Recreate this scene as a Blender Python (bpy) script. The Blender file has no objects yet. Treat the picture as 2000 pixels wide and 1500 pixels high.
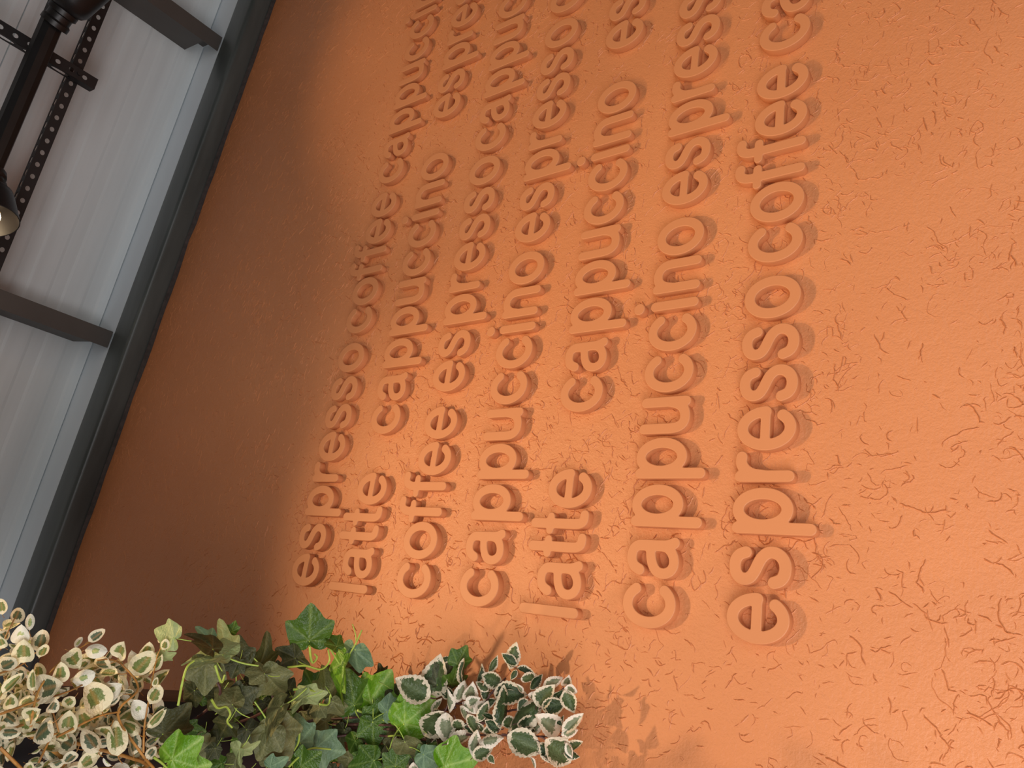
import bpy, bmesh, math, random
import numpy as np
from mathutils import Vector, Matrix

# ---------------------------------------------------------------- camera / light / exposure
scene = bpy.context.scene
COL = scene.collection
CAM_C = Vector((-0.03407, -1.25384, -0.43260))
CAM_R = Vector((0.139570, 0.599666, -0.787986))     # image right
CAM_D = Vector((-0.944624, 0.319309, 0.075683))     # image down
CAM_F = Vector((0.296996, 0.733787, 0.611024))      # forward
FPX = 1550.0
cam_d = bpy.data.cameras.new('camera')
cam_d.sensor_fit = 'HORIZONTAL'
cam_d.sensor_width = 36.0
cam_d.lens = 36.0 * FPX / 2000.0
cam_d.clip_start = 0.02
cam = bpy.data.objects.new('camera', cam_d)
COL.objects.link(cam)
m3 = Matrix((CAM_R, -CAM_D, -CAM_F)).transposed()
cam.matrix_world = Matrix.Translation(CAM_C) @ m3.to_4x4()
scene.camera = cam

scene.view_settings.view_transform = 'Standard'
scene.view_settings.look = 'None'
scene.view_settings.gamma = 1.0
scene.view_settings.use_curve_mapping = False
scene.view_settings.exposure = 0.0

world = bpy.data.worlds.new('world')
scene.world = world
world.use_nodes = True
bg = world.node_tree.nodes['Background']
bg.inputs[0].default_value = (0.80, 0.90, 1.0, 1)
bg.inputs[1].default_value = 0.006


def area_light(name, loc, target, sx, sy, power, col):
    l = bpy.data.lights.new(name, 'AREA')
    l.shape = 'RECTANGLE'
    l.size, l.size_y, l.energy, l.color = sx, sy, power, col
    o = bpy.data.objects.new(name, l)
    COL.objects.link(o)
    o.location = loc
    o.rotation_euler = (Vector(target) - Vector(loc)).to_track_quat('-Z', 'Y').to_euler()
    return o


# daylight through the wide glazed shop front behind the photographer, and a smaller window to the left
area_light('shopfront_daylight', (0.95, -2.40, -1.05), (0.85, 0.0, -0.85), 3.2, 1.1, 33, (1.0, 0.97, 0.96))
area_light('side_window_daylight', (-1.15, -1.35, -0.85), (0.0, 0.0, -0.25), 1.5, 1.3, 41, (1.0, 0.96, 0.97))

random.seed(7)
rng = np.random.default_rng(11)
XH = 0.1            # x-height of the lettering in metres
TH = 0.018          # how far the letters stand proud of the wall
YW = TH             # wall surface (letter faces lie at y = 0)
SLOPE = -0.124      # roof pitch along the wall
ZB = 2.4186         # underside of the beam at x = 0


def ray(px, py):
    return CAM_F + CAM_R * ((px - 1000) / FPX) + CAM_D * ((py - 750) / FPX)


def at_y(px, py, y):
    d = ray(px, py)
    return CAM_C + d * ((y - CAM_C.y) / d.y)


def at_z(px, py, z):
    d = ray(px, py)
    return CAM_C + d * ((z - CAM_C.z) / d.z)


# ---------------------------------------------------------------- materials
def new_mat(name):
    m = bpy.data.materials.new(name)
    m.use_nodes = True
    nt = m.node_tree
    for n in list(nt.nodes):
        nt.nodes.remove(n)
    out = nt.nodes.new('ShaderNodeOutputMaterial')
    b = nt.nodes.new('ShaderNodeBsdfPrincipled')
    nt.links.new(b.outputs[0], out.inputs[0])
    return m, nt, b


def nd(nt, kind, **kw):
    n = nt.nodes.new(kind)
    for k, v in kw.items():
        if k.startswith('in_'):
            key = k[3:]
            key = int(key) if key.isdigit() else key
            n.inputs[key].default_value = v
        else:
            setattr(n, k, v)
    return n


def ramp(nt, fac, stops):
    r = nt.nodes.new('ShaderNodeValToRGB')
    els = r.color_ramp.elements
    while len(els) > 1:
        els.remove(els[-1])
    els[0].position, els[0].color = stops[0][0], stops[0][1]
    for p, c in stops[1:]:
        e = els.new(p)
        e.color = c
    nt.links.new(fac, r.inputs[0])
    return r


def c4(r, g, b):
    return (r, g, b, 1.0)


ORANGE = (0.62, 0.226, 0.084)


def mat_paint(name, rough, bump_fine, bump_mid, col=ORANGE):
    m, nt, b = new_mat(name)
    tc = nd(nt, 'ShaderNodeTexCoord')
    n1 = nd(nt, 'ShaderNodeTexNoise', in_Scale=2.2, in_Detail=3.0)
    nt.links.new(tc.outputs['Object'], n1.inputs['Vector'])
    r = ramp(nt, n1.outputs['Fac'], [(0.3, c4(col[0] * .95, col[1] * .93, col[2] * .92)), (0.7, c4(col[0] * 1.03, col[1] * 1.05, col[2] * 1.06))])
    nt.links.new(r.outputs[0], b.inputs['Base Color'])
    b.inputs['Roughness'].default_value = rough
    b.inputs['Specular IOR Level'].default_value = 0.5
    last = None
    if bump_mid:
        n2 = nd(nt, 'ShaderNodeTexNoise', in_Scale=60.0, in_Detail=6.0, in_Roughness=0.68)
        nt.links.new(tc.outputs['Object'], n2.inputs['Vector'])
        b2 = nd(nt, 'ShaderNodeBump', in_Strength=bump_mid, in_Distance=0.004)
        nt.links.new(n2.outputs['Fac'], b2.inputs['Height'])
        last = b2
        # trowel drag lines
        mp = nd(nt, 'ShaderNodeMapping', in_Rotation=(0.0, 0.5, 0.0), in_Scale=(12.0, 12.0, 190.0))
        nt.links.new(tc.outputs['Object'], mp.inputs['Vector'])
        n3 = nd(nt, 'ShaderNodeTexNoise', in_Scale=1.0, in_Detail=2.0)
        nt.links.new(mp.outputs[0], n3.inputs['Vector'])
        b4 = nd(nt, 'ShaderNodeBump', in_Strength=0.22, in_Distance=0.0012)
        nt.links.new(n3.outputs['Fac'], b4.inputs['Height'])
        nt.links.new(last.outputs[0], b4.inputs['Normal'])
        last = b4
    if bump_fine:
        n3 = nd(nt, 'ShaderNodeTexNoise', in_Scale=240.0, in_Detail=3.0, in_Roughness=0.6)
        nt.links.new(tc.outputs['Object'], n3.inputs['Vector'])
        b3 = nd(nt, 'ShaderNodeBump', in_Strength=bump_fine, in_Distance=0.001)
        nt.links.new(n3.outputs['Fac'], b3.inputs['Height'])
        if last:
            nt.links.new(last.outputs[0], b3.inputs['Normal'])
        last = b3
    if last:
        nt.links.new(last.outputs[0], b.inputs['Normal'])
    return m


def mat_plain(name, col, rough=0.5, metal=0.0, var=0.12, scale=8.0, bump=0.0, stretch=None, spec=0.5):
    m, nt, b = new_mat(name)
    tc = nd(nt, 'ShaderNodeTexCoord')
    n1 = nd(nt, 'ShaderNodeTexNoise', in_Scale=scale, in_Detail=4.0)
    if stretch:
        mp = nd(nt, 'ShaderNodeMapping', in_Scale=stretch)
        nt.links.new(tc.outputs['Object'], mp.inputs['Vector'])
        nt.links.new(mp.outputs[0], n1.inputs['Vector'])
    else:
        nt.links.new(tc.outputs['Object'], n1.inputs['Vector'])
    lo = [c * (1 - var) for c in col]
    hi = [c * (1 + var) for c in col]
    r = ramp(nt, n1.outputs['Fac'], [(0.3, c4(*lo)), (0.7, c4(*hi))])
    nt.links.new(r.outputs[0], b.inputs['Base Color'])
    b.inputs['Roughness'].default_value = rough
    b.inputs['Metallic'].default_value = metal
    b.inputs['Specular IOR Level'].default_value = spec
    if bump:
        bb = nd(nt, 'ShaderNodeBump', in_Strength=bump, in_Distance=0.002)
        nt.links.new(n1.outputs['Fac'], bb.inputs['Height'])
        nt.links.new(bb.outputs[0], b.inputs['Normal'])
    return m


def mat_emit(name, col, strength):
    m = bpy.data.materials.new(name)
    m.use_nodes = True
    nt = m.node_tree
    for n in list(nt.nodes):
        nt.nodes.remove(n)
    out = nt.nodes.new('ShaderNodeOutputMaterial')
    e = nd(nt, 'ShaderNodeEmission', in_0=c4(*col), in_1=strength)
    nt.links.new(e.outputs[0], out.inputs[0])
    return m


def mat_leaf(name, inner_a, inner_b, rim, rim_pos, vein, rough=0.38, vein_amt=0.6, rag=0.16, side_veins=0.0):
    """green centre, ragged pale margin (attribute 'rim'), pale veins (attribute 'vein')"""
    m, nt, b = new_mat(name)
    tc = nd(nt, 'ShaderNodeTexCoord')
    oi = nd(nt, 'ShaderNodeObjectInfo')
    at = nd(nt, 'ShaderNodeAttribute', attribute_name='rim')
    av = nd(nt, 'ShaderNodeAttribute', attribute_name='vein')
    add = nd(nt, 'ShaderNodeVectorMath', operation='ADD')
    cmb = nd(nt, 'ShaderNodeCombineXYZ')
    mul = nd(nt, 'ShaderNodeMath', operation='MULTIPLY', in_1=37.0)
    nt.links.new(oi.outputs['Random'], mul.inputs[0])
    nt.links.new(mul.outputs[0], cmb.inputs[0])
    nt.links.new(tc.outputs['Object'], add.inputs[0])
    nt.links.new(cmb.outputs[0], add.inputs[1])
    n1 = nd(nt, 'ShaderNodeTexNoise', in_Scale=3.0, in_Detail=2.0)
    nt.links.new(add.outputs[0], n1.inputs['Vector'])
    g = ramp(nt, n1.outputs['Fac'], [(0.32, c4(*inner_a)), (0.68, c4(*inner_b))])
    # veins
    mv = nd(nt, 'ShaderNodeMix', data_type='RGBA')
    vm = nd(nt, 'ShaderNodeMath', operation='MULTIPLY', in_1=vein_amt)
    nt.links.new(av.outputs['Fac'], vm.inputs[0])
    nt.links.new(vm.outputs[0], mv.inputs['Factor'])
    nt.links.new(g.outputs[0], mv.inputs['A'])
    mv.inputs['B'].default_value = c4(*vein)
    last = mv.outputs['Result']
    if rim is not None:
        n2 = nd(nt, 'ShaderNodeTexNoise', in_Scale=9.0, in_Detail=3.0, in_Roughness=0.65)
        nt.links.new(add.outputs[0], n2.inputs['Vector'])
        sub = nd(nt, 'ShaderNodeMath', operation='SUBTRACT', in_1=0.5)
        nt.links.new(n2.outputs['Fac'], sub.inputs[0])
        sc = nd(nt, 'ShaderNodeMath', operation='MULTIPLY', in_1=rag * 4)
        nt.links.new(sub.outputs[0], sc.inputs[0])
        s2 = nd(nt, 'ShaderNodeMath', operation='ADD')
        nt.links.new(at.outputs['Fac'], s2.inputs[0])
        nt.links.new(sc.outputs[0], s2.inputs[1])
        st = ramp(nt, s2.outputs[0], [(rim_pos - 0.02, c4(0, 0, 0)), (rim_pos + 0.03, c4(1, 1, 1))])
        mr = nd(nt, 'ShaderNodeMix', data_type='RGBA')
        nt.links.new(st.outputs[0], mr.inputs['Factor'])
        nt.links.new(last, mr.inputs['A'])
        mr.inputs['B'].default_value = c4(*rim)
        last = mr.outputs['Result']
    nt.links.new(last, b.inputs['Base Color'])
    b.inputs['Roughness'].default_value = rough
    b.inputs['Specular IOR Level'].default_value = 0.4
    n3 = nd(nt, 'ShaderNodeTexNoise', in_Scale=14.0, in_Detail=3.0)
    nt.links.new(add.outputs[0], n3.inputs['Vector'])
    bb = nd(nt, 'ShaderNodeBump', in_Strength=0.25, in_Distance=0.03)
    nt.links.new(n3.outputs['Fac'], bb.inputs['Height'])
    nt.links.new(bb.outputs[0], b.inputs['Normal'])
    # light passing through thin leaf
    out = [n for n in nt.nodes if n.type == 'OUTPUT_MATERIAL'][0]
    tr = nd(nt, 'ShaderNodeBsdfTranslucent')
    nt.links.new(last, tr.inputs[0])
    mx = nd(nt, 'ShaderNodeMixShader', in_0=0.18)
    nt.links.new(b.outputs[0], mx.inputs[1])
    nt.links.new(tr.outputs[0], mx.inputs[2])
    nt.links.new(mx.outputs[0], out.inputs[0])
    return m


M = {}
M['wall'] = mat_paint('orange_plaster', 0.46, 0.5, 0.45)
M['letter'] = mat_paint('orange_letter_paint', 0.55, 0.03, 0.0, (0.60, 0.225, 0.086))
M['beam'] = mat_plain('charcoal_steel', (0.066, 0.076, 0.073), 0.36, 0.0, 0.25, 3.0, 0.05, stretch=(0.6, 6, 6))
M['purlin'] = mat_plain('brown_grey_steel', (0.078, 0.070, 0.064), 0.55, 0.0, 0.15, 4.0)
M['sealant'] = mat_plain('brown_sealant', (0.055, 0.040, 0.036), 0.8, 0.0, 0.3, 60.0, 0.4)
M['ceiling'] = mat_plain('white_sheet', (0.67, 0.72, 0.735), 0.45, 0.0, 0.07, 2.0, 0.0, stretch=(0.5, 9, 1))
M['flashing'] = mat_plain('white_flashing', (0.80, 0.87, 0.92), 0.5, 0.0, 0.04, 3.0, stretch=(0.4, 1, 1))
M['black'] = mat_plain('black_powder_coat', (0.010, 0.009, 0.009), 0.4, 0.0, 0.2, 20.0)
M['rail'] = mat_plain('black_slotted_steel', (0.011, 0.008, 0.008), 0.6, 0.0, 0.25, 10.0)
M['shade'] = mat_plain('black_lamp_shade', (0.012, 0.010, 0.010), 0.38, 0.0, 0.2, 10.0)
M['shade_in'] = mat_plain('lamp_reflector', (0.45, 0.36, 0.26), 0.35, 0.0, 0.05, 10.0)
M['bulb'] = mat_emit('warm_bulb', (1.0, 0.74, 0.45), 14.0)
M['brass'] = mat_plain('dark_brass', (0.20, 0.12, 0.05), 0.35, 0.8, 0.1, 20.0)
M['planter'] = mat_plain('black_planter', (0.010, 0.010, 0.014), 0.35, 0.0, 0.3, 5.0)
M['soil'] = mat_plain('dark_soil', (0.012, 0.010, 0.008), 0.95, 0.0, 0.5, 60.0, 0.6)
M['teal'] = mat_plain('teal_panel', (0.10, 0.17, 0.16), 0.5, 0.0, 0.08, 3.0)
M['floor'] = mat_plain('pale_floor', (0.50, 0.48, 0.45), 0.5, 0.0, 0.15, 5.0)
M['stem_brown'] = mat_plain('orange_brown_stem', (0.34, 0.16, 0.035), 0.5, 0.0, 0.45, 40.0)
M['stem_green'] = mat_plain('lime_petiole', (0.34, 0.46, 0.07), 0.5, 0.0, 0.15, 25.0)
M['stem_dark'] = mat_plain('dark_red_twig', (0.085, 0.032, 0.026), 0.55, 0.0, 0.25, 25.0)
CREAM = (0.82, 0.74, 0.48)
M['ficus'] = mat_leaf('variegated_small_leaf', (0.13, 0.19, 0.05), (0.22, 0.27, 0.075), CREAM, 0.58, (0.44, 0.25, 0.07), 0.4, 0.6, 0.13)
M['ficus_dark'] = mat_leaf('variegated_small_dark_leaf', (0.065, 0.10, 0.055), (0.11, 0.15, 0.075), (0.74, 0.67, 0.47), 0.60, (0.40, 0.22, 0.08), 0.4, 0.55, 0.14)
M['ficus_white'] = mat_leaf('variegated_small_white_leaf', (0.22, 0.36, 0.17), (0.46, 0.54, 0.22), (0.84, 0.82, 0.68), 0.36, (0.62, 0.58, 0.2), 0.4, 0.6, 0.12)
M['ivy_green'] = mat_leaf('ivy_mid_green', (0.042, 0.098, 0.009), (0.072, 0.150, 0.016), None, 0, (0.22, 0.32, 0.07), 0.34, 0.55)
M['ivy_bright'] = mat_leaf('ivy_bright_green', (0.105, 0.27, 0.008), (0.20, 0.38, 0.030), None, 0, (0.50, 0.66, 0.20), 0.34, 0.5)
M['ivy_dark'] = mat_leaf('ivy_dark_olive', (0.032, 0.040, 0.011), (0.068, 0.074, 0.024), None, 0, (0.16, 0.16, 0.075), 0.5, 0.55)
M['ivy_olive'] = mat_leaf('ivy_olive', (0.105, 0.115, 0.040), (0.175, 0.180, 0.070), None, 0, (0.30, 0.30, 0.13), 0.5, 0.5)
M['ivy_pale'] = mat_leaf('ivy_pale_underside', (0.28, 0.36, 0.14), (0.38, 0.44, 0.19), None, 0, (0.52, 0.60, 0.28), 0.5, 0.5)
M['ivy_blue'] = mat_leaf('ivy_blue_green_underside', (0.105, 0.19, 0.105), (0.17, 0.27, 0.14), None, 0, (0.32, 0.46, 0.26), 0.45, 0.5)
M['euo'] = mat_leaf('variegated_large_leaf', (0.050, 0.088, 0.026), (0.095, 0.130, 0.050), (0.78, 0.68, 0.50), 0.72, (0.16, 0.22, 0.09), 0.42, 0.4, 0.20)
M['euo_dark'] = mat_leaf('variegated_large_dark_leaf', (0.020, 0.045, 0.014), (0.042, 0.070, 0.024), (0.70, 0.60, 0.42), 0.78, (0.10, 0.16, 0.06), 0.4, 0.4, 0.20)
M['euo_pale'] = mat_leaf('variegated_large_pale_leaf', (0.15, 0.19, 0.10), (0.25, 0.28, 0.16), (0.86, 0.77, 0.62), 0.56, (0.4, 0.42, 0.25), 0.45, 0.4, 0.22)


# ---------------------------------------------------------------- mesh helpers
def link(o, parent=None):
    COL.objects.link(o)
    if parent is not None:
        o.parent = parent
    return o


def tag(o, label=None, cat=None, group=None, kind=None):
    if label:
        o['label'] = label
    if cat:
        o['category'] = cat
    if group:
        o['group'] = group
    if kind:
        o['kind'] = kind
    return o


def mesh_obj(name, bm, mat, parent=None, smooth=None):
    me = bpy.data.meshes.new(name)
    bmesh.ops.recalc_face_normals(bm, faces=bm.faces)
    bm.to_mesh(me)
    bm.free()
    for mm in (mat if isinstance(mat, (list, tuple)) else [mat]):
        me.materials.append(mm)
    if smooth is not None:
        me.polygons.foreach_set('use_smooth', [True] * len(me.polygons))
        me.set_sharp_from_angle(angle=math.radians(smooth))
    return link(bpy.data.objects.new(name, me), parent)


def empty(name, loc=(0, 0, 0), parent=None):
    o = bpy.data.objects.new(name, None)
    o.empty_display_size = 0.05
    o.location = loc
    return link(o, parent)


def box(bm, x0, x1, y0, y1, z0, z1, bevel=0.0, mtx=None, seg=2):
    vs = [bm.verts.new((x, y, z)) for x in (x0, x1) for y in (y0, y1) for z in (z0, z1)]
    fs = []
    for q in ((0, 1, 3, 2), (4, 6, 7, 5), (0, 4, 5, 1), (2, 3, 7, 6), (0, 2, 6, 4), (1, 5, 7, 3)):
        fs.append(bm.faces.new([vs[i] for i in q]))
    if bevel:
        es = {e for f in fs for e in f.edges}
        r = bmesh.ops.bevel(bm, geom=list(es), offset=bevel, segments=seg, profile=0.5, affect='EDGES')
        vs = list({v for f in r['faces'] for v in f.verts} | {v for v in vs if v.is_valid})
    if mtx is not None:
        bmesh.ops.transform(bm, matrix=mtx, verts=[v for v in vs if v.is_valid])


def tube(bm, pts, radii, n=8, cap=True, mi=0):
    pts = [Vector(p) for p in pts]
    if not isinstance(radii, (list, tuple)):
        radii = [radii] * len(pts)
    rings = []
    prev = None
    for i, p in enumerate(pts):
        t = (pts[min(i + 1, len(pts) - 1)] - pts[max(i - 1, 0)]).normalized()
        if prev is None:
            a = Vector((0, 0, 1)) if abs(t.z) < 0.9 else Vector((1, 0, 0))
            u = t.cross(a).normalized()
        else:
            u = (prev - t * prev.dot(t)).normalized()
        prev = u
        w = t.cross(u)
        rings.append([bm.verts.new(p + (u * math.cos(2 * math.pi * k / n) + w * math.sin(2 * math.pi * k / n)) * radii[i]) for k in range(n)])
    for a, b in zip(rings[:-1], rings[1:]):
        for k in range(n):
            f = bm.faces.new((a[k], a[(k + 1) % n], b[(k + 1) % n], b[k]))
            f.material_index = mi
    if cap:
        for r in (rings[0], rings[-1]):
            f = bm.faces.new(r)
            f.material_index = mi


def lathe(bm, prof, mtx, n=28):
    """profile of (radius, height) turned about local z"""
    rings = []
    for r, h in prof:
        if r < 1e-5:
            rings.append([bm.verts.new(mtx @ Vector((0, 0, h)))])
        else:
            rings.append([bm.verts.new(mtx @ Vector((r * math.cos(2 * math.pi * k / n), r * math.sin(2 * math.pi * k / n), h))) for k in range(n)])
    for a, b in zip(rings[:-1], rings[1:]):
        if len(a) == 1 and len(b) == 1:
            continue
        for k in range(n):
            if len(a) == 1:
                bm.faces.new((a[0], b[(k + 1) % n], b[k]))
            elif len(b) == 1:
                bm.faces.new((a[k], a[(k + 1) % n], b[0]))
            else:
                bm.faces.new((a[k], a[(k + 1) % n], b[(k + 1) % n], b[k]))


def z_axis_matrix(origin, axis):
    q = Vector(axis).normalized().to_track_quat('Z', 'Y')
    return Matrix.Translation(Vector(origin)) @ q.to_matrix().to_4x4()


# local frame of the pitched roof: x along the slope, y out of the wall, z square to the roof
ROOF = Matrix.Translation((0, 0, ZB)) @ Matrix.Rotation(math.atan(-SLOPE), 4, 'Y')

# ---------------------------------------------------------------- setting
WX0, WX1, WZ0 = -1.6, 3.8, -0.405
FLOOR = CAM_C.z - 1.5
bm = bmesh.new()
v = []
for y in (YW, YW + 0.08):
    v.append([bm.verts.new((WX0, y, WZ0)), bm.verts.new((WX1, y, WZ0)), bm.verts.new((WX1, y, ZB + 0.1 + SLOPE * WX1)), bm.verts.new((WX0, y, ZB + 0.1 + SLOPE * WX0))])
bm.faces.new(v[0]); bm.faces.new(v[1])
for k in range(4):
    bm.faces.new((v[0][k], v[0][(k + 1) % 4], v[1][(k + 1) % 4], v[1][k]))
wall = mesh_obj('wall_front', bm, M['wall'])
tag(wall, 'orange textured plaster wall with scattered worm-like grooves behind the lettering', None, kind='structure')

bm = bmesh.new()
box(bm, WX0, WX1, YW + 0.03, YW + 0.08, FLOOR, WZ0)
tag(mesh_obj('wall_lower', bm, M['teal']), 'teal grey panel below the bottom edge of the orange wall', None, kind='structure')
bm = bmesh.new()
box(bm, WX0 - 1.0, WX1, -5.5, YW + 0.08, FLOOR - 0.05, FLOOR)
tag(mesh_obj('floor', bm, M['floor']), 'plain pale shop floor', None, kind='structure')


# worm-like trails left in the plaster, real relief standing a little proud of the wall
def plaster_trails():
    V, F = [], []
    prof = ((-1.5, 0.0), (-0.42, 1.0), (0.0, 0.0), (0.42, 0.8), (1.5, 0.0))
    x0, x1, z0, z1 = -0.62, 2.75, WZ0 + 0.012, 2.50
    nclus = 2600
    cl = np.stack([rng.uniform(x0, x1, nclus), rng.uniform(z0, z1, nclus), rng.uniform(0, 2 * np.pi, nclus)], 1)
    total = 27000
    for i in range(total):
        if rng.random() < 0.72:
            c = cl[rng.integers(nclus)]
            px, pz = c[0] + rng.normal(0, .030), c[1] + rng.normal(0, .030)
            a = c[2] + rng.normal(0, 0.5)
        else:
            px, pz, a = rng.uniform(x0, x1), rng.uniform(z0, z1), rng.uniform(0, 2 * np.pi)
        kind = rng.random()
        if kind < 0.5:
            L = rng.uniform(.004, .014)
        elif kind < 0.92:
            L = rng.uniform(.012, .034)
        else:
            L = rng.uniform(.03, .07)
        n = max(2, int(L / .0034))
        step = L / n
        w = rng.uniform(.00055, .00120)
        h = w * rng.uniform(.75, 1.40) * (1 - 0.6 * min(1, max(0, (pz - 0.9) / 1.1)))
        curv = rng.normal(0, 0.12)
        path = [(px, pz)]
        dirs = [a]
        for k in range(n):
            if rng.random() < 0.09:
                a += rng.choice((-1, 1)) * rng.uniform(0.6, 1.7)
            a += curv + rng.normal(0, 0.26)
            px += math.cos(a) * step
            pz += math.sin(a) * step
            path.append((px, pz))
            dirs.append(a)
        if min(q[1] for q in path) < WZ0 + .004 or max(q[1] + 0.124 * q[0] for q in path) > ZB - 0.012:
            continue
        b0 = len(V)
        m = len(path)
        for k, (qx, qz) in enumerate(path):
            nx, nz = -math.sin(dirs[k]), math.cos(dirs[k])
            if nz < 0:
                nx, nz = -nx, -nz
            t = 0.25 if k in (0, m - 1) else rng.uniform(.75, 1.15)
            for s, hh in prof:
                V.append((qx + nx * s * w * t, YW - hh * h * t, qz + nz * s * w * t))
        for k in range(m - 1):
            for j in range(4):
                r0 = b0 + k * 5 + j
                F.append((r0, r0 + 1, r0 + 6, r0 + 5))
    me = bpy.data.meshes.new('plaster_trails')
    me.from_pydata(V, [], F)
    me.materials.append(M['wall'])
    o = link(bpy.data.objects.new('plaster_trails', me), wall)
    o['kind'] = 'stuff'


plaster_trails()

# ceiling: white roof sheets seen from below, joints running along the wall
CE = 0.29
cl_root = empty('ceiling', (0, 0, ZB + CE))
tag(cl_root, 'white profiled metal roof sheets forming the pitched ceiling', None, kind='structure')


def child_at(o, parent):
    o.parent = parent
    o.matrix_parent_inverse = Matrix.Translation(parent.location).inverted()


def sheet(y0, y1):
    bm = bmesh.new()
    nb = 5
    ys, zs = [], []
    w = (y1 - y0)
    ys.append(y0); zs.append(0.009)
    ys.append(y0 + 0.002); zs.append(0.0)
    for k in range(nb):
        c = y0 + w * (k + 0.5) / nb
        for dy, dz in ((-0.030, 0.0), (-0.020, 0.0022), (0.020, 0.0022), (0.030, 0.0)):
            ys.append(c + dy); zs.append(dz)
    ys.append(y1 - 0.002); zs.append(0.0)
    ys.append(y1); zs.append(0.009)
    a = [bm.verts.new(ROOF @ Vector((-1.9, y, CE + z))) for y, z in zip(ys, zs)]
    b = [bm.verts.new(ROOF @ Vector((4.2, y, CE + z))) for y, z in zip(ys, zs)]
    for k in range(len(a) - 1):
        bm.faces.new((a[k], a[k + 1], b[k + 1], b[k]))
    o = mesh_obj('roof_sheet', bm, M['ceiling'])
    child_at(o, cl_root)


yy = -0.06
while yy > -4.0:
    sheet(yy - 0.6, yy)
    yy -= 0.6
# flat backing above the sheets so that no sky shows through the joints
bm = bmesh.new()
box(bm, -1.9, 4.2, -4.3, 0.1, CE + 0.02, CE + 0.05, mtx=ROOF)
o = mesh_obj('roof_deck', bm, M['ceiling'])
child_at(o, cl_root)

# white flashing closing the gap between the beam and the roof sheets
bm = bmesh.new()
box(bm, -1.9, 4.2, -0.0585, 0.03, 0.141, CE + 0.018, mtx=ROOF)
tag(mesh_obj('trim_1', bm, M['flashing']), 'pale blue white flashing strip between the dark beam and the ceiling', None, kind='structure')

# steel beam along the top of the wall
beam = empty('steel_beam', (0, 0, ZB))
tag(beam, 'charcoal painted steel beam along the top edge of the orange wall', 'beam')
bm = bmesh.new()
box(bm, -1.9, 4.2, -0.065, YW - 0.002, 0.0, 0.14, bevel=0.016, mtx=ROOF, seg=5)
o = mesh_obj('beam_profile', bm, M['beam'], smooth=35)
child_at(o, beam)
bm = bmesh.new()
N = 90
xs = np.linspace(-1.9, 4.2, N)
lo = [bm.verts.new(ROOF @ Vector((x, YW - 0.0005, -0.012 + 0.0025 * rng.normal()))) for x in xs]
hi = [bm.verts.new(ROOF @ Vector((x, YW - 0.011, 0.0005))) for x in xs]
for k in range(N - 1):
    bm.faces.new((lo[k], lo[k + 1], hi[k + 1], hi[k]))
o = mesh_obj('sealant_bead', bm, M['sealant'], smooth=60)
child_at(o, beam)


def purlin(x0, x1, label):
    loc = ROOF @ Vector(((x0 + x1) / 2, -0.07, 0.14))
    r = empty('roof_purlin', loc)
    tag(r, label, 'purlin', 'purlins under the roof sheets')
    bm = bmesh.new()
    box(bm, x0, x1, -4.2, -0.0655, 0.140, 0.143, mtx=ROOF)
    child_at(mesh_obj('bottom_flange', bm, M['purlin']), r)
    bm = bmesh.new()
    box(bm, x0, x0 + 0.003, -4.2, -0.128, 0.1435, CE - 0.001, mtx=ROOF)
    child_at(mesh_obj('web', bm, M['purlin']), r)
    bm = bmesh.new()
    box(bm, x1 - 0.003, x1, -4.2, -0.0655, 0.1435, CE - 0.001, mtx=ROOF)
    child_at(mesh_obj('web', bm, M['purlin']), r)


purlin(0.727, 0.789, 'dark brown steel purlin meeting the beam nearer the green plants')
purlin(1.985, 2.047, 'dark brown steel purlin meeting the beam behind the lamp bulb')


# ---------------------------------------------------------------- slotted rails hung below the purlins
def slotted_plate(bm, u0, u1, w, t, pitch, hole_u, hole_v, place, first=0.0):
    """plate u0..u1 long, 0..w wide with oval holes; place(u, v, depth) -> Vector"""
    n = int((u1 - u0) / pitch)
    us = u0 + first
    nh = 14

    def quad(pts):
        a = [bm.verts.new(place(u, v, 0)) for u, v in pts]
        b = [bm.verts.new(place(u, v, t)) for u, v in pts]
        bm.faces.new(a)
        bm.faces.new(b[::-1])

    if first > 0:
        quad([(u0, 0), (us, 0), (us, w), (u0, w)])
    for i in range(n):
        a = us + i * pitch
        c = a + pitch / 2
        outer, inner = [], []
        for k in range(nh):
            th = 2 * math.pi * (k + 0.5) / nh
            cx, cy = math.cos(th), math.sin(th)
            s = 1 / max(abs(cx), abs(cy))
            outer.append((c + cx * s * pitch / 2, w / 2 + cy * s * w / 2))
            inner.append((c + cx * hole_u, w / 2 + cy * hole_v))
        lay = []
        for d in (0, t):
            lay.append(([bm.verts.new(place(*q, d)) for q in outer], [bm.verts.new(place(*q, d)) for q in inner]))
        for k in range(nh):
            k2 = (k + 1) % nh
            for oo, ii in lay:
                # corners of the cell are kept square
                bm.faces.new((oo[k], oo[k2], ii[k2], ii[k]))
            bm.faces.new((lay[0][1][k], lay[0][1][k2], lay[1][1][k2], lay[1][1][k]))
        for sx in (-1, 1):
            for sy in (-1, 1):
                cor = (c + sx * pitch / 2, w / 2 + sy * w / 2)
                near = sorted(range(nh), key=lambda k: (outer[k][0] - cor[0]) ** 2 + (outer[k][1] - cor[1]) ** 2)[:2]
                for d in (0, 1):
                    bm.faces.new((lay[d][0][near[0]], lay[d][0][near[1]], bm.verts.new(place(*cor, d * t))))
    e = us + n * pitch
    if e < u1 - 1e-4:
        quad([(e, 0), (u1, 0), (u1, w), (e, w)])
    for v_ in (0, w):
        q = [bm.verts.new(place(u, v_, d)) for u, d in ((u0, 0), (u1, 0), (u1, t), (u0, t))]
        bm.faces.new(q)
    for u_ in (u0, u1):
        q = [bm.verts.new(place(u_, v2, d)) for v2, d in ((0, 0), (w, 0), (w, t), (0, t))]
        bm.faces.new(q)


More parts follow.
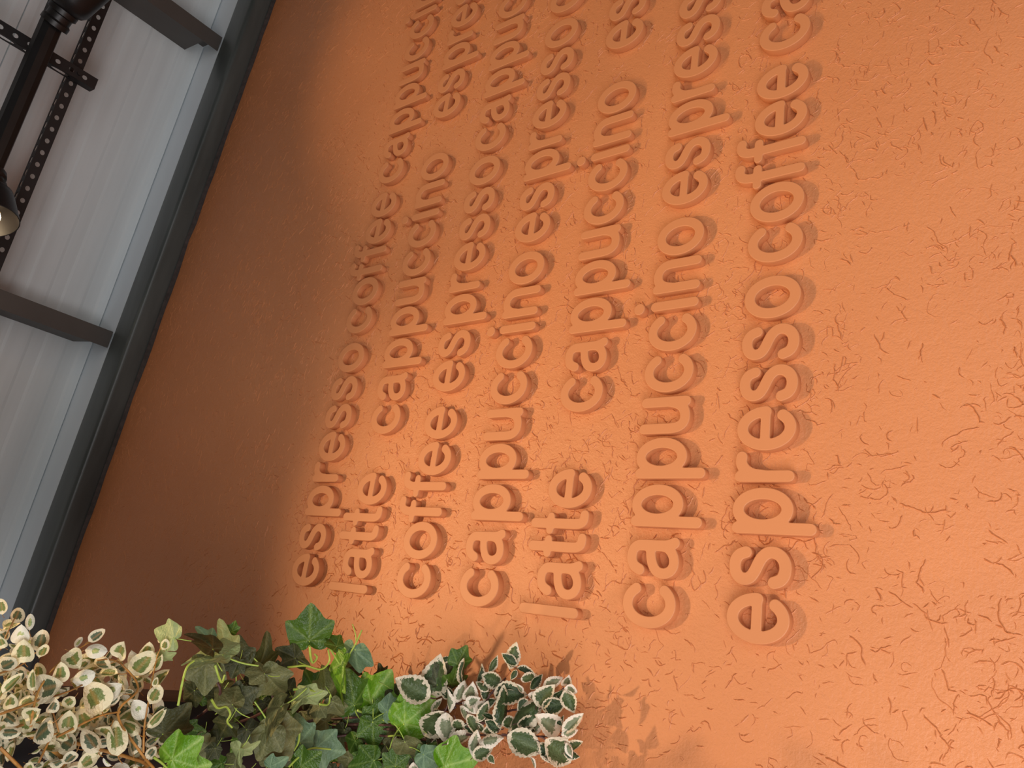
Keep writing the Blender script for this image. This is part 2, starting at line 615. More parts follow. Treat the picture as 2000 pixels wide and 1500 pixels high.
RZ = 0.098       # underside height of the long rail above the beam underside
rail = empty('slotted_rail', ROOF @ Vector((1.2, -0.5, RZ)))
tag(rail, 'long black perforated steel angle rail running parallel to the beam', 'rail')
bm = bmesh.new()
slotted_plate(bm, -1.8, 4.0, 0.036, 0.0025, 0.0445, 0.0085, 0.0075, lambda u, v, d: ROOF @ Vector((u, -0.515 + v, RZ + d)), first=0.012)
child_at(mesh_obj('bottom_flange', bm, M['rail']), rail)
bm = bmesh.new()
slotted_plate(bm, -1.8, 4.0, 0.036, 0.0025, 0.0445, 0.0150, 0.0100, lambda u, v, d: ROOF @ Vector((u, -0.515 + d, RZ + 0.0026 + v)), first=0.022)
child_at(mesh_obj('side_flange', bm, M['rail']), rail)
for k in range(2):
    bm = bmesh.new()
    xx = (0.757, 2.015)[k]
    tube(bm, [ROOF @ Vector((xx, -0.498, RZ + 0.003)), ROOF @ Vector((xx, -0.498, 0.1395))], 0.005, 10)
    child_at(mesh_obj('hanger_bolt', bm, M['rail']), rail)

CZ = RZ - 0.041
cross = empty('slotted_cross_rail', ROOF @ Vector((1.60, -0.7, CZ)))
tag(cross, 'short black perforated cross rail passing behind the black lamp bar', 'rail')
bm = bmesh.new()
slotted_plate(bm, -2.2, -0.437, 0.040, 0.0025, 0.0445, 0.0085, 0.0075, lambda u, v, d: ROOF @ Vector((1.535 + v, u, CZ + d)), first=0.010)
child_at(mesh_obj('bottom_flange', bm, M['rail']), cross)
bm = bmesh.new()
slotted_plate(bm, -2.2, -0.437, 0.036, 0.0025, 0.0890, 0.033, 0.0115, lambda u, v, d: ROOF @ Vector((1.535 + d, u, CZ + 0.0026 + v)), first=0.010)
child_at(mesh_obj('side_flange', bm, M['rail']), cross)
bm = bmesh.new()
tube(bm, [ROOF @ Vector((1.556, -0.497, CZ - 0.006)), ROOF @ Vector((1.556, -0.497, RZ + 0.004))], 0.007, 6)
child_at(mesh_obj('bolt', bm, M['rail']), cross)


# ---------------------------------------------------------------- black bar lamps with two tilted heads
def bar_lamp(xa, xb, y, z, label, power_a, power_b, hang=None, aims=None, cone=118, blend=0.75):
    """bar between xa (left head) and xb (right head) in roof coordinates"""
    r = empty('bar_lamp', ROOF @ Vector(((xa + xb) / 2, y, z)))
    tag(r, label, 'lamp', 'black bar lamps with two heads')
    R = 0.034
    bm = bmesh.new()
    tube(bm, [ROOF @ Vector((x, y, z)) for x in (xa - 0.02, xb + 0.16)], R, 10)
    child_at(mesh_obj('bar', bm, M['black'], smooth=25), r)
    if hang is not None:
        for hx in hang:
            bm = bmesh.new()
            tube(bm, [ROOF @ Vector((hx, y, z + R * 0.9)), ROOF @ Vector((hx, y, 0.1395 if hx in (0.757, 2.015, -0.5) else CE))], 0.007, 8)
            child_at(mesh_obj('suspension_rod', bm, M['black'], smooth=40), r)
    for hi_, (x, sgn, pw) in enumerate(((xa, -1, power_a), (xb, 1, power_b))):
        base = ROOF @ Vector((x, y + 0.004, z - 0.008))
        ax = Vector((0.80, 0.08, -0.60) if sgn > 0 else (-0.92, 0.12, -0.37)).normalized()
        if aims:
            ax = (Vector(aims[hi_]) - base).normalized()
        mt = z_axis_matrix(base, ax)
        bm = bmesh.new()
        lathe(bm, [(0.0, 0.0), (0.044, 0.0), (0.044, 0.016), (0.038, 0.022), (0.038, 0.040), (0.046, 0.044), (0.046, 0.060), (0.0, 0.060)], mt, 20)
        child_at(mesh_obj('neck', bm, M['black'], smooth=30), r)
        bm = bmesh.new()
        lathe(bm, [(0.036, 0.058), (0.052, 0.064), (0.063, 0.078), (0.068, 0.100), (0.077, 0.150), (0.082, 0.180), (0.079, 0.180), (0.073, 0.150), (0.064, 0.100), (0.058, 0.082), (0.045, 0.072), (0.0, 0.068)], mt, 32)
        sh = mesh_obj('shade', bm, M['shade'], smooth=35)
        child_at(sh, r)
        bm = bmesh.new()
        lathe(bm, [(0.0, 0.0705), (0.016, 0.0705), (0.016, 0.105), (0.0, 0.105)], mt, 16)
        child_at(mesh_obj('socket', bm, M['brass'], smooth=30), r)
        bm = bmesh.new()
        lathe(bm, [(0.0135, 0.106), (0.017, 0.122), (0.028, 0.145), (0.032, 0.165), (0.028, 0.185), (0.016, 0.196), (0.0, 0.199)], mt, 20)
        child_at(mesh_obj('bulb', bm, M['bulb'], smooth=60), r)
        if pw:
            l = bpy.data.lights.new('lamp_glow', 'SPOT')
            l.energy = pw
            l.color = (1.0, 0.70, 0.38)
            l.spot_size = math.radians(cone)
            l.spot_blend = blend
            l.shadow_soft_size = 0.03
            lo_ = bpy.data.objects.new('lamp_glow', l)
            COL.objects.link(lo_)
            lo_.parent = r
            lo_.matrix_parent_inverse = Matrix.Translation(r.location).inverted()
            lo_.location = mt @ Vector((0, 0, 0.206))
            lo_.rotation_euler = ax.to_track_quat('-Z', 'Y').to_euler()
    return r


bar_lamp(1.085, 1.620, -0.640, -0.018, 'black bar lamp with two tilted bell heads hanging under the cross rail', 1.5, 1.5, hang=(1.3,))
bar_lamp(-0.62, -0.07, -2.05, -0.018, 'black bar lamp with two bell heads aimed at the lettering, nearest the plants', 46, 150, hang=(-0.3,),
         aims=((0.60, 0.0, 0.00), (0.16, 0.0, 0.06)), cone=50, blend=0.8)
bar_lamp(0.75, 1.30, -2.05, -0.018, 'black bar lamp with two bell heads aimed at the far lettering', 27, 60, hang=(1.0,),
         aims=((1.0, 0.0, 0.35), (1.8, 0.0, 0.80)), cone=52, blend=0.8)

# ---------------------------------------------------------------- raised lettering
HW = 0.099


def arc(cx, cy, rx, ry, a0, a1, n=40):
    return [(cx + rx * math.cos(math.radians(a0 + (a1 - a0) * k / n)), cy + ry * math.sin(math.radians(a0 + (a1 - a0) * k / n))) for k in range(n + 1)]


def spl(pts, n=10):
    P = [np.array(q, float) for q in pts]
    P = [2 * P[0] - P[1]] + P + [2 * P[-1] - P[-2]]
    out = []
    for i in range(1, len(P) - 2):
        for k in range(n):
            t = k / n
            a, b, c, d = P[i - 1], P[i], P[i + 1], P[i + 2]
            out.append(tuple(0.5 * (2 * b + (c - a) * t + (2 * a - 5 * b + 4 * c - d) * t * t + (-a + 3 * b - 3 * c + d) * t ** 3)))
    out.append(tuple(P[-2]))
    return out


H = HW
# strokes of every glyph in x-height units: list of (polyline, half width); x = 0 is the left edge
GLYPH = {
    'o': ([(arc(.405, .5, .312, .408, 0, 360, 72), H)], .81),
    'c': ([(arc(.405, .5, .312, .408, 40, 318, 60), H)], .76),
    'e': ([(arc(.385, .5, .292, .408, 2, 318, 64), H), ([(.12, .515), (.668, .515)], .086)], .77),
    's': ([(spl([(.545, .735), (.505, .835), (.425, .895), (.325, .91), (.215, .885), (.135, .815), (.118, .725), (.160, .640), (.26, .575), (.37, .525), (.475, .465), (.548, .375), (.556, .270), (.505, .170), (.42, .110), (.32, .090), (.21, .107), (.130, .165), (.088, .265)]), H)], .66),
    'p': ([([(.095, .905), (.095, -.275)], .100), (arc(.400, .5, .262, .408, 0, 360, 72), H)], .755),
    'r': ([([(.095, .905), (.095, .095)], .100), (spl([(.105, .52), (.135, .70), (.215, .830), (.325, .895), (.430, .893)]), H)], .525),
    'f': ([(spl([(.0, .095), (.0, .5), (.0, .98), (.02, 1.12), (.075, 1.21), (.165, 1.245), (.245, 1.235)]), .100), ([(-.170, .895), (.175, .895)], .087)], .0),
    't': ([(spl([(.0, 1.215), (.0, .8), (.0, .30), (.018, .165), (.075, .100), (.175, .092)]), .100), ([(-.128, .850), (.128, .850)], .087)], .0),
    'a': ([(spl([(.135, .735), (.190, .835), (.275, .895), (.375, .908), (.480, .885), (.550, .805), (.562, .68), (.562, .45), (.570, .25), (.600, .150), (.622, .100)]), H), (spl([(.555, .575), (.46, .548), (.33, .525), (.20, .470), (.115, .385), (.092, .265), (.135, .155), (.225, .096), (.330, .092), (.440, .135), (.530, .225), (.562, .35)]), .093)], .715),
    'u': ([(spl([(.095, .905), (.095, .60), (.095, .36), (.125, .205), (.205, .115), (.325, .095), (.450, .130), (.550, .240), (.600, .40)]), .100), ([(.605, .905), (.605, .095)], .100)], .70),
    'n': ([([(.095, .905), (.095, .095)], .100), (spl([(.100, .58), (.150, .76), (.250, .875), (.380, .905), (.505, .865), (.585, .765), (.608, .62), (.608, .40), (.608, .095)]), .100)], .70),
    'l': ([([(.0, 1.24), (.0, .095)], .100)], .0),
    'i': ([([(.0, .905), (.0, .095)], .100)], .0),
    'dot': ([([(.0, 1.255), (.0, 1.2551)], .122)], .0),
}


def contours(strokes):
    """outline of the union of round-ended strokes (marching squares on a distance field)"""
    allp = np.array([q for s, w in strokes for q in s])
    g = 0.0125
    mx = 0.2
    xs = np.arange(allp[:, 0].min() - mx, allp[:, 0].max() + mx, g)
    ys = np.arange(allp[:, 1].min() - mx, allp[:, 1].max() + mx, g)
    X, Y = np.meshgrid(xs, ys)
    D = np.full(X.shape, 9.0)
    for s, w in strokes:
        for (ax, ay), (bx, by) in zip(s[:-1], s[1:]):
            dx, dy = bx - ax, by - ay
            l2 = dx * dx + dy * dy + 1e-12
            t = np.clip(((X - ax) * dx + (Y - ay) * dy) / l2, 0, 1)
            D = np.minimum(D, np.hypot(X - ax - t * dx, Y - ay - t * dy) - w)
    inside = D < 0
    nxt = {}

    def pt(e):
        (i0, j0), (i1, j1) = e
        a, b = D[i0, j0], D[i1, j1]
        t = a / (a - b)
        return (xs[j0] + (xs[j1] - xs[j0]) * t, ys[i0] + (ys[i1] - ys[i0]) * t)

    ni, nj = D.shape
    adj = {}
    for i in range(ni - 1):
        row = inside[i:i + 2]
        cand = np.nonzero((row[0, :-1] != row[0, 1:]) | (row[1, :-1] != row[1, 1:]) | (row[0, :-1] != row[1, :-1]) | (row[0, 1:] != row[1, 1:]))[0]
        for j in cand:
            j = int(j)
            cs = [(i, j), (i, j + 1), (i + 1, j + 1), (i + 1, j)]
            es = []
            for k in range(4):
                a, b = cs[k], cs[(k + 1) % 4]
                if inside[a] != inside[b]:
                    es.append((min(a, b), max(a, b)))
            for k in range(0, len(es) - 1, 2):
                adj.setdefault(es[k], []).append(es[k + 1])
                adj.setdefault(es[k + 1], []).append(es[k])
    loops = []
    seen = set()
    for st in list(adj):
        if st in seen:
            continue
        loop = [st]
        seen.add(st)
        cur = st
        while True:
            nx = [q for q in adj[cur] if q not in seen]
            if not nx:
                break
            cur = nx[0]
            seen.add(cur)
            loop.append(cur)
        P = np.array([pt(e) for e in loop])
        # light smoothing and thinning
        for _ in range(2):
            P = 0.5 * P + 0.25 * (np.roll(P, 1, 0) + np.roll(P, -1, 0))
        if len(P) > 60:
            P = P[::2]
        loops.append(P)
    return loops


GM = {}


def glyph_mesh(ch):
    if ch in GM:
        return GM[ch]
    cu = bpy.data.curves.new('letter_' + ch, 'CURVE')
    cu.dimensions = '2D'
    cu.fill_mode = 'BOTH'
    bev = 0.0014
    for P in contours(GLYPH[ch][0]):
        sp = cu.splines.new('POLY')
        sp.points.add(len(P) - 1)
        for k, q in enumerate(P):
            sp.points[k].co = (q[0] * XH, q[1] * XH, 0, 1)
        sp.use_cyclic_u = True
    cu.offset = -bev
    cu.extrude = TH / 2 - bev
    cu.bevel_depth = bev
    cu.bevel_resolution = 2
    ob = bpy.data.objects.new('tmp', cu)
    COL.objects.link(ob)
    bpy.context.view_layer.update()
    dg = bpy.context.evaluated_depsgraph_get()
    me = bpy.data.meshes.new_from_object(ob.evaluated_get(dg))
    bpy.data.objects.remove(ob)
    bpy.data.curves.remove(cu)
    # stand the glyph up: x right, z up, front face at y = 0 and back on the wall
    me.transform(Matrix(((1, 0, 0, 0), (0, 0, -1, TH / 2), (0, 1, 0, 0), (0, 0, 0, 1))))
    me.name = 'letter_' + ch
    me.materials.clear()
    me.materials.append(M['letter'])
    me.polygons.foreach_set('use_smooth', [True] * len(me.polygons))
    me.set_sharp_from_angle(angle=math.radians(40))
    GM[ch] = me
    return me


# left edge (or stem centre for f, t, l, i) of each letter inside its word, in x-heights
LAY = {
    'espresso': (.035, .89, 1.735, 2.59, 3.125, 3.975, 4.730, 5.515),
    'coffee': (.045, .865, 1.900, 2.470, 2.720, 3.560),
    'cappuccino': (.045, .876, 1.765, 2.632, 3.468, 4.265, 5.085, 6.040, 6.312, 7.105),
    'latte': (.275, .500, 1.455, 1.895, 2.195),
}
BASE = (11.2087, 9.4091, 7.5439, 5.7064, 3.8027, 1.9034, 0.0)
WORDS = [(0, 'espresso', .006), (0, 'coffee', 6.574), (0, 'cappuccino', 11.169),
         (1, 'latte', -.147), (1, 'cappuccino', 3.728), (1, 'espresso', 12.788),
         (2, 'coffee', .025), (2, 'espresso', 4.678), (2, 'cappuccino', 11.151),
         (3, 'cappuccino', .023), (3, 'espresso', 8.159), (3, 'coffee', 14.72),
         (4, 'latte', -.116), (4, 'cappuccino', 3.966), (4, 'espresso', 12.831),
         (5, 'cappuccino', .02), (5, 'espresso', 8.218),
         (6, 'espresso', 0.0), (6, 'coffee', 6.564), (6, 'cappuccino', 11.223)]
ORD = ('first', 'second', 'third', 'fourth', 'fifth', 'sixth', 'seventh')
for row, word, start in WORDS:
    for i, ch in enumerate(word):
        x = (start + LAY[word][i]) * XH
        z = BASE[row] * XH
        cnt = word.count(ch)
        which = (ORD[word[:i + 1].count(ch) - 1] + ' ' + ch + ' of') if cnt > 1 else 'in'
        lab = 'raised orange letter %s, %s %s on the %s text line from the ceiling' % (ch, which, word, ORD[row])
        if ch == 'i':
            o = empty('letter_i', (x, 0, z))
            a = link(bpy.data.objects.new('stem', glyph_mesh('i')), o)
            b = link(bpy.data.objects.new('dot', glyph_mesh('dot')), o)
        else:
            o = link(bpy.data.objects.new('letter_' + ch, glyph_mesh(ch)))
            o.location = (x, 0, z)
        tag(o, lab, 'letter', 'raised letters on the orange wall')

# ---------------------------------------------------------------- planter and plants
PX, PZ0, PZ1, PY0, PY1 = -0.241, 1.01, 1.16, -1.05, YW - 0.001
planter = empty('planter_trough', ((PX - 0.15), -0.5, PZ0))
tag(planter, 'black rectangular planter trough running out from the orange wall under the plants', 'planter')
bm = bmesh.new()
box(bm, PX - 0.30, PX, PY0, PY1, PZ0, PZ0 + 0.012, bevel=0.002)
child_at(mesh_obj('base_panel', bm, M['planter'], smooth=30), planter)
for nm, q in (('side_panel', (PX - 0.012, PX, PY0, PY1)), ('side_panel', (PX - 0.30, PX - 0.288, PY0, PY1)), ('end_panel', (PX - 0.287, PX - 0.013, PY1 - 0.012, PY1)), ('end_panel', (PX - 0.287, PX - 0.013, PY0, PY0 + 0.012))):
    bm = bmesh.new()
    box(bm, *q, PZ0 + 0.0125, PZ1, bevel=0.002)
    child_at(mesh_obj(nm, bm, M['planter'], smooth=30), planter)
bm = bmesh.new()
box(bm, PX - 0.286, PX - 0.014, PY0 + 0.014, PY1 - 0.014, PZ0 + 0.05, PZ1 - 0.03)
child_at(mesh_obj('soil', bm, M['soil']), planter)
for yb in (-0.25, -0.85):
    bm = bmesh.new()
    box(bm, PX - 0.17, PX - 0.13, yb - 0.02, yb + 0.02, PZ0 + 0.0, PZ0 + 0.01)
    tube(bm, [(PX - 0.305, yb, PZ0 + 0.02), (PX - 0.305, yb, ZB + CE + 0.03)], 0.006, 8)
    child_at(mesh_obj('hanging_rod', bm, M['planter'], smooth=40), planter)


def set_attr(me, name, vals):
    at = me.attributes.new(name, 'FLOAT', 'POINT')
    at.data.foreach_set('value', vals)


def leaf_mesh(name, wr, prof, bend, cup, wave, pet=0.0, nu=12, nv=8, ser=0.0, seed=0):
    """leaf of length 1 along +y, base at the origin, face towards +z"""
    r = np.random.default_rng(seed)
    V, F, rim, vein, mi = [], [], [], [], []
    mxw = max(prof(k / 40) for k in range(41))
    ph = r.uniform(0, 6)
    for i in range(nu + 1):
        u = i / nu
        w = prof(u) / mxw * wr / 2
        if ser and 0.05 < u < 0.97:
            w *= 1 + ser * (1 if i % 2 else -1)
        for j in range(nv + 1):
            s = 2 * j / nv - 1
            x = s * w
            z = -bend * u * u + cup * (abs(s) ** 1.5) * w * 2 + wave * math.sin(u * 9 + ph + 2 * s) * abs(s)
            V.append((x, u, z))
            de = min(w * (1 - abs(s)), u * 0.5 + 0.01, (1 - u) * 0.6)
            rim.append(1 - min(1.0, de / (wr / 2)))
            sv = abs(((u * 6 - abs(s) * 1.3) % 1) - 0.5) * 2
            vein.append(max(1.0 if j == nv // 2 else 0.0, 0.35 * max(0, 1 - sv * 3)))
    for i in range(nu):
        for j in range(nv):
            a = i * (nv + 1) + j
            F.append((a, a + 1, a + nv + 2, a + nv + 1))
            mi.append(0)
    return finish_leaf(name, V, F, rim, vein, mi, pet)


def finish_leaf(name, V, F, rim, vein, mi, pet, side=0.25, rad=0.016):
    if pet:
        b0 = len(V)
        n = 6
        K = 7
        for k in range(K):
            t = k / (K - 1)
            c = (side * pet * t * t, -pet * t, -0.12 * pet * math.sin(t * 3) - 0.35 * pet * t * t)
            for q in range(n):
                a = 2 * math.pi * q / n
                V.append((c[0] + rad * math.cos(a), c[1], c[2] + rad * math.sin(a)))
                rim.append(0.0)
                vein.append(1.0)
        for k in range(K - 1):
            for q in range(n):
                F.append((b0 + k * n + q, b0 + k * n + (q + 1) % n, b0 + (k + 1) * n + (q + 1) % n, b0 + (k + 1) * n + q))
                mi.append(1)
    me = bpy.data.meshes.new(name)
    me.from_pydata(V, [], F)
    set_attr(me, 'rim', rim)
    set_attr(me, 'vein', vein)
    me.polygons.foreach_set('use_smooth', [True] * len(me.polygons))
    me['mi'] = 0
    for k, p in enumerate(me.polygons):
        p.material_index = mi[k]
    return me


def ivy_mesh(name, seed, bend, fold, pet=0.7):
    r = np.random.default_rng(seed)
    key = [(0, .98), (8, .88), (18, .70), (30, .60), (41, .64), (50, .76), (57, .70), (72, .53), (94, .45), (115, .40), (138, .35), (160, .24), (180, .10)]
    jit = 1 + r.normal(0, 0.045, len(key))
    ang = np.array([k[0] for k in key], float)
    rad = np.array([k[1] for k in key]) * jit
    rad[0] = 0.98
    N = 64
    th = np.linspace(-180, 180, N, endpoint=False)

    def R(t):
        a = abs(t)
        return float(np.interp(a, ang, rad))
    R0 = np.array([R(t) for t in th])
    R0 = 0.5 * R0 + 0.25 * (np.roll(R0, 1) + np.roll(R0, -1))
    lob = np.array([0, 50, -50, 105, -105])
    rings = (0.0, 0.18, 0.42, 0.68, 0.88, 1.0)
    V, F, rim, vein, mi = [], [], [], [], []
    V.append((0, 0, 0)); rim.append(0); vein.append(0.8)
    for q in rings[1:]:
        for k, t in enumerate(th):
            rr = R0[k] * q
            x, y = rr * math.sin(math.radians(t)), rr * math.cos(math.radians(t))
            da = np.min(np.abs(t - lob)) * math.pi / 180 * rr
            vv = max(0.0, 1 - da / 0.035)
            z = -bend * (y * y if y > 0 else 0.6 * y * y) + fold * abs(x) - 0.35 * fold * x * x * 2 + 0.035 * q * math.sin(math.radians(t) * 5 + seed) - 0.02 * vv
            V.append((x, y, z))
            rim.append(q)
            vein.append(vv)
    for k in range(N):
        F.append((0, 1 + (k + 1) % N, 1 + k)); mi.append(0)
    for a in range(len(rings) - 2):
        for k in range(N):
            b0 = 1 + a * N
            F.append((b0 + k, b0 + (k + 1) % N, b0 + N + (k + 1) % N, b0 + N + k)); mi.append(0)
    return finish_leaf(name, V, F, rim, vein, mi, pet, side=r.uniform(-.4, .4), rad=0.018)


def oval(u):
    return max(0.0, math.sin(math.pi * min(1, u ** 0.80))) ** 0.62 + 0.02


def ovate(u):
    return max(0.0, math.sin(math.pi * u ** 0.85)) ** 0.85 * (1 - 0.12 * u) + 0.012


LEAFM = {}


def leaf_data(kind, var, mat, stem):
    k = (kind, var, mat, stem)
    if k not in LEAFM:
        if kind == 'ivy':
            me = ivy_mesh('ivy_leaf', 3 + var, (0.12, 0.35, 0.22, 0.5)[var % 4], (-0.18, 0.22, -0.32, 0.1)[var % 4])
        elif kind == 'ficus':
            me = leaf_mesh('small_leaf', (0.74, 0.60, 0.42)[var % 3], oval, (0.10, 0.22, 0.05)[var % 3], (0.25, -0.2, 0.4)[var % 3], 0.015, pet=0.28, seed=var)
        else:
            me = leaf_mesh('large_leaf', (0.56, 0.46, 0.36)[var % 3], ovate, (0.15, 0.32, -0.1)[var % 3], (0.35, -0.25, 0.6)[var % 3], 0.03, pet=0.14, nu=18, ser=0.045, seed=20 + var)
        me.materials.append(M[mat])
        me.materials.append(M[stem])
        LEAFM[k] = me
    return LEAFM[k]


class Plant:
    def __init__(self, name, loc, label, stem, zt):
        self.o = empty(name, loc)
        tag(self.o, label, 'plant')
        self.stem, self.zt, self.n = stem, zt, 0

    def depth_point(self, px, py, dz):
        """on the plant's own foliage level above the trough, never deeper than just off the wall"""
        p = at_z(px, py, self.zt + dz)
        if p.y > -0.045 + dz * 0.25:
            p = at_y(px, py, -0.045 + dz * 0.25)
        return p

    def leaf(self, kind, bx, by, tx, ty, mat, var=0, dz=0.0, roll=0.0, tilt=0.0, wid=1.0):
        P = self.depth_point((bx + tx) / 2, (by + ty) / 2, dz)
        dep = (P - CAM_C).dot(CAM_F)
        b = CAM_C + ray(bx, by) * (dep * (1 - tilt))
        t = CAM_C + ray(tx, ty) * (dep * (1 + tilt))
        if max(b.y, t.y) > -0.012:
            sh = max(b.y, t.y) + 0.012
            for q in (b, t):
                f = ((q.y - sh) - CAM_C.y) / (q.y - CAM_C.y)
                q.xyz = CAM_C + (q - CAM_C) * f
        ya = t - b
        L = ya.length
        ya.normalize()
        n = (CAM_C - b).normalized()
        n = (n - ya * n.dot(ya)).normalized()
        n = Matrix.Rotation(math.radians(roll), 3, ya) @ n
        xa = ya.cross(n)
        m = Matrix((xa * L * wid, ya * L, n * L)).transposed().to_4x4()
        m.translation = b
        o = bpy.data.objects.new('leaf', leaf_data(kind, var, mat, self.stem))
        COL.objects.link(o)
        o.parent = self.o
        o.matrix_parent_inverse = Matrix.Translation(self.o.location).inverted()
        o.matrix_basis = m
        self.n += 1
        return o

    def twig(self, pix, r0, r1, mat, dz=0.0, name='stem', root=None):
        pts = [self.depth_point(x, y, dz) for x, y in pix]
        pts = [Vector((q.x, min(q.y, -0.01), q.z)) for q in pts]
        if root is not None:
            pts = [Vector(root)] + pts
        S = [tuple(q) for q in pts]
        sm = spl(S, 6)
        bm = bmesh.new()
        K = len(sm)
        tube(bm, sm, [r0 + (r1 - r0) * k / (K - 1) for k in range(K)], 6)
        child_at(mesh_obj(name, bm, M[mat], smooth=60), self.o)


SC = 480 / 2000.0


def A_(x, y): return (x * SC, 1150 + y * SC)
def B_(x, y): return (300 + x * SC, 1150 + y * SC)
def C_(x, y): return (700 + x * SC, 1150 + y * SC)


# --- small-leaved variegated plant at the end nearest the room
fic = Plant('variegated_ficus', (PX - 0.15, -0.78, PZ1 - 0.03), 'small-leaved cream and green variegated plant with orange stems beside the beam', 'stem_brown', 0.89)
F1 = [(110, 280, 170, 150, 0), (240, 340, 250, 200, 2), (160, 440, 175, 300, 0), (200, 600, 190, 420, 0), (310, 510, 355, 365, 1), (320, 560, 375, 480, 1),
      (610, 480, 670, 390, 2), (720, 430, 855, 345, 1), (690, 500, 840, 505, 1), (560, 510, 640, 640, 0), (480, 770, 500, 600, 0), (640, 660, 730, 570, 0),
      (900, 610, 730, 640, 1), (960, 560, 1000, 440, 0), (960, 690, 800, 680, 2), (1070, 710, 1225, 555, 1), (1310, 440, 1315, 315, 1), (1170, 550, 1220, 440, 0),
      (1330, 500, 1345, 430, 1), (1230, 660, 1320, 540, 2), (590, 760, 740, 700, 1), (300, 830, 490, 780, 0), (830, 1000, 715, 765, 0), (840, 850, 980, 790, 0),
      (610, 880, 510, 960, 0), (1090, 840, 1010, 830, 2), (1220, 940, 1285, 815, 1), (1170, 1060, 1090, 905, 0), (1200, 1130, 1355, 965, 2), (1190, 1190, 1345, 1085, 2),
      (550, 1180, 565, 995, 0), (430, 1090, 215, 1250, 1), (960, 1360, 925, 1085, 1), (800, 1330, 690, 1150, 1), (620, 1300, 485, 1220, 0), (1090, 1350, 1085, 1135, 2),
      (1130, 1180, 990, 1060, 1), (1180, 1280, 1290, 1195, 1), (1190, 1380, 1270, 1285, 0), (620, 1330, 510, 1450, 1), (790, 1350, 630, 1460, 0), (40, 480, -10, 390, 0),
      (20, 210, 5, 90, 1), (-10, 650, 95, 610, 1), (20, 850, 185, 685, 2), (270, 830, 265, 655, 2), (70, 980, 95, 860, 0), (-10, 1170, 160, 1160, 1),
      (330, 890, 530, 830, 2), (1250, 800, 1280, 720, 1), (870, 940, 960, 880, 1), (900, 1120, 820, 1210, 0), (400, 1010, 460, 900, 0), (150, 960, 260, 900, 1), (200, 1060, 320, 990, 0)]
rl = random.Random(5)
for (a, b, c, d, v_) in F1:
    mt_ = rl.choices(('ficus', 'ficus_dark', 'ficus_white'), (6, 3, 1.3))[0]
    fic.leaf('ficus', *A_(a, b), *A_(c, d), mt_, v_, dz=rl.uniform(-.06, -.01), roll=rl.uniform(-28, 28), tilt=rl.uniform(-.008, .008), wid=rl.uniform(.95, 1.15))


def fic_top(x):
    return np.interp(x, [-30, 0, 25, 45, 60, 80, 100, 130, 160, 200, 240, 280, 310, 330, 345], [1190, 1195, 1225, 1245, 1270, 1285, 1325, 1310, 1280, 1262, 1278, 1262, 1290, 1390, 1520])


cnt = 0
while cnt < 225:
    x, y = rl.uniform(-45, 322), rl.uniform(1210, 1545)
    if y < fic_top(x) + 10:
        continue
    a = rl.uniform(0, 2 * math.pi)
    L = rl.uniform(22, 46)
    mt_ = rl.choices(('ficus', 'ficus_dark', 'ficus_white'), (5, 4, 1.2))[0]
    fic.leaf('ficus', x, y, x + L * math.cos(a), y + L * math.sin(a) * 0.9, mt_, rl.choice((0, 0, 1, 1, 2)), dz=rl.uniform(-.01, .09), roll=rl.uniform(-60, 60), tilt=rl.uniform(-.012, .012))
    cnt += 1
root = (PX - 0.12, -0.74, PZ1 - 0.03)
for pix, r0, r1 in (([(60, 1420), (75, 1350), (120, 1290), (175, 1254)], .0035, .0015), ([(0, 1395), (70, 1370), (135, 1350), (190, 1322)], .0032, .0016),
                    ([(300, 1500), (275, 1470), (230, 1395), (270, 1345), (240, 1300), (215, 1288), (190, 1290)], .0040, .0015), ([(110, 1440), (190, 1400), (235, 1390)], .0034, .002),
                    ([(0, 1315), (40, 1300), (75, 1270)], .0026, .0013), ([(0, 1270), (15, 1235), (30, 1205)], .0022, .0012), ([(280, 1470), (282, 1420), (290, 1370), (305, 1290), (314, 1265)], .0032, .0012),
                    ([(0, 1460), (30, 1490), (50, 1510)], .0042, .0035), ([(75, 1490), (100, 1440), (112, 1432)], .0030, .0020), ([(100, 1380), (115, 1430)], .0022, .0016)):
    fic.twig(pix, r0 * .62, r1 * .7, 'stem_brown', dz=-.03, root=None)
for pix in ([(30, 1420), (60, 1420)], [(280, 1500), (110, 1440)], [(120, 1500), (0, 1395)]):
    fic.twig(pix, .0035, .003, 'stem_brown', dz=.02, root=root)

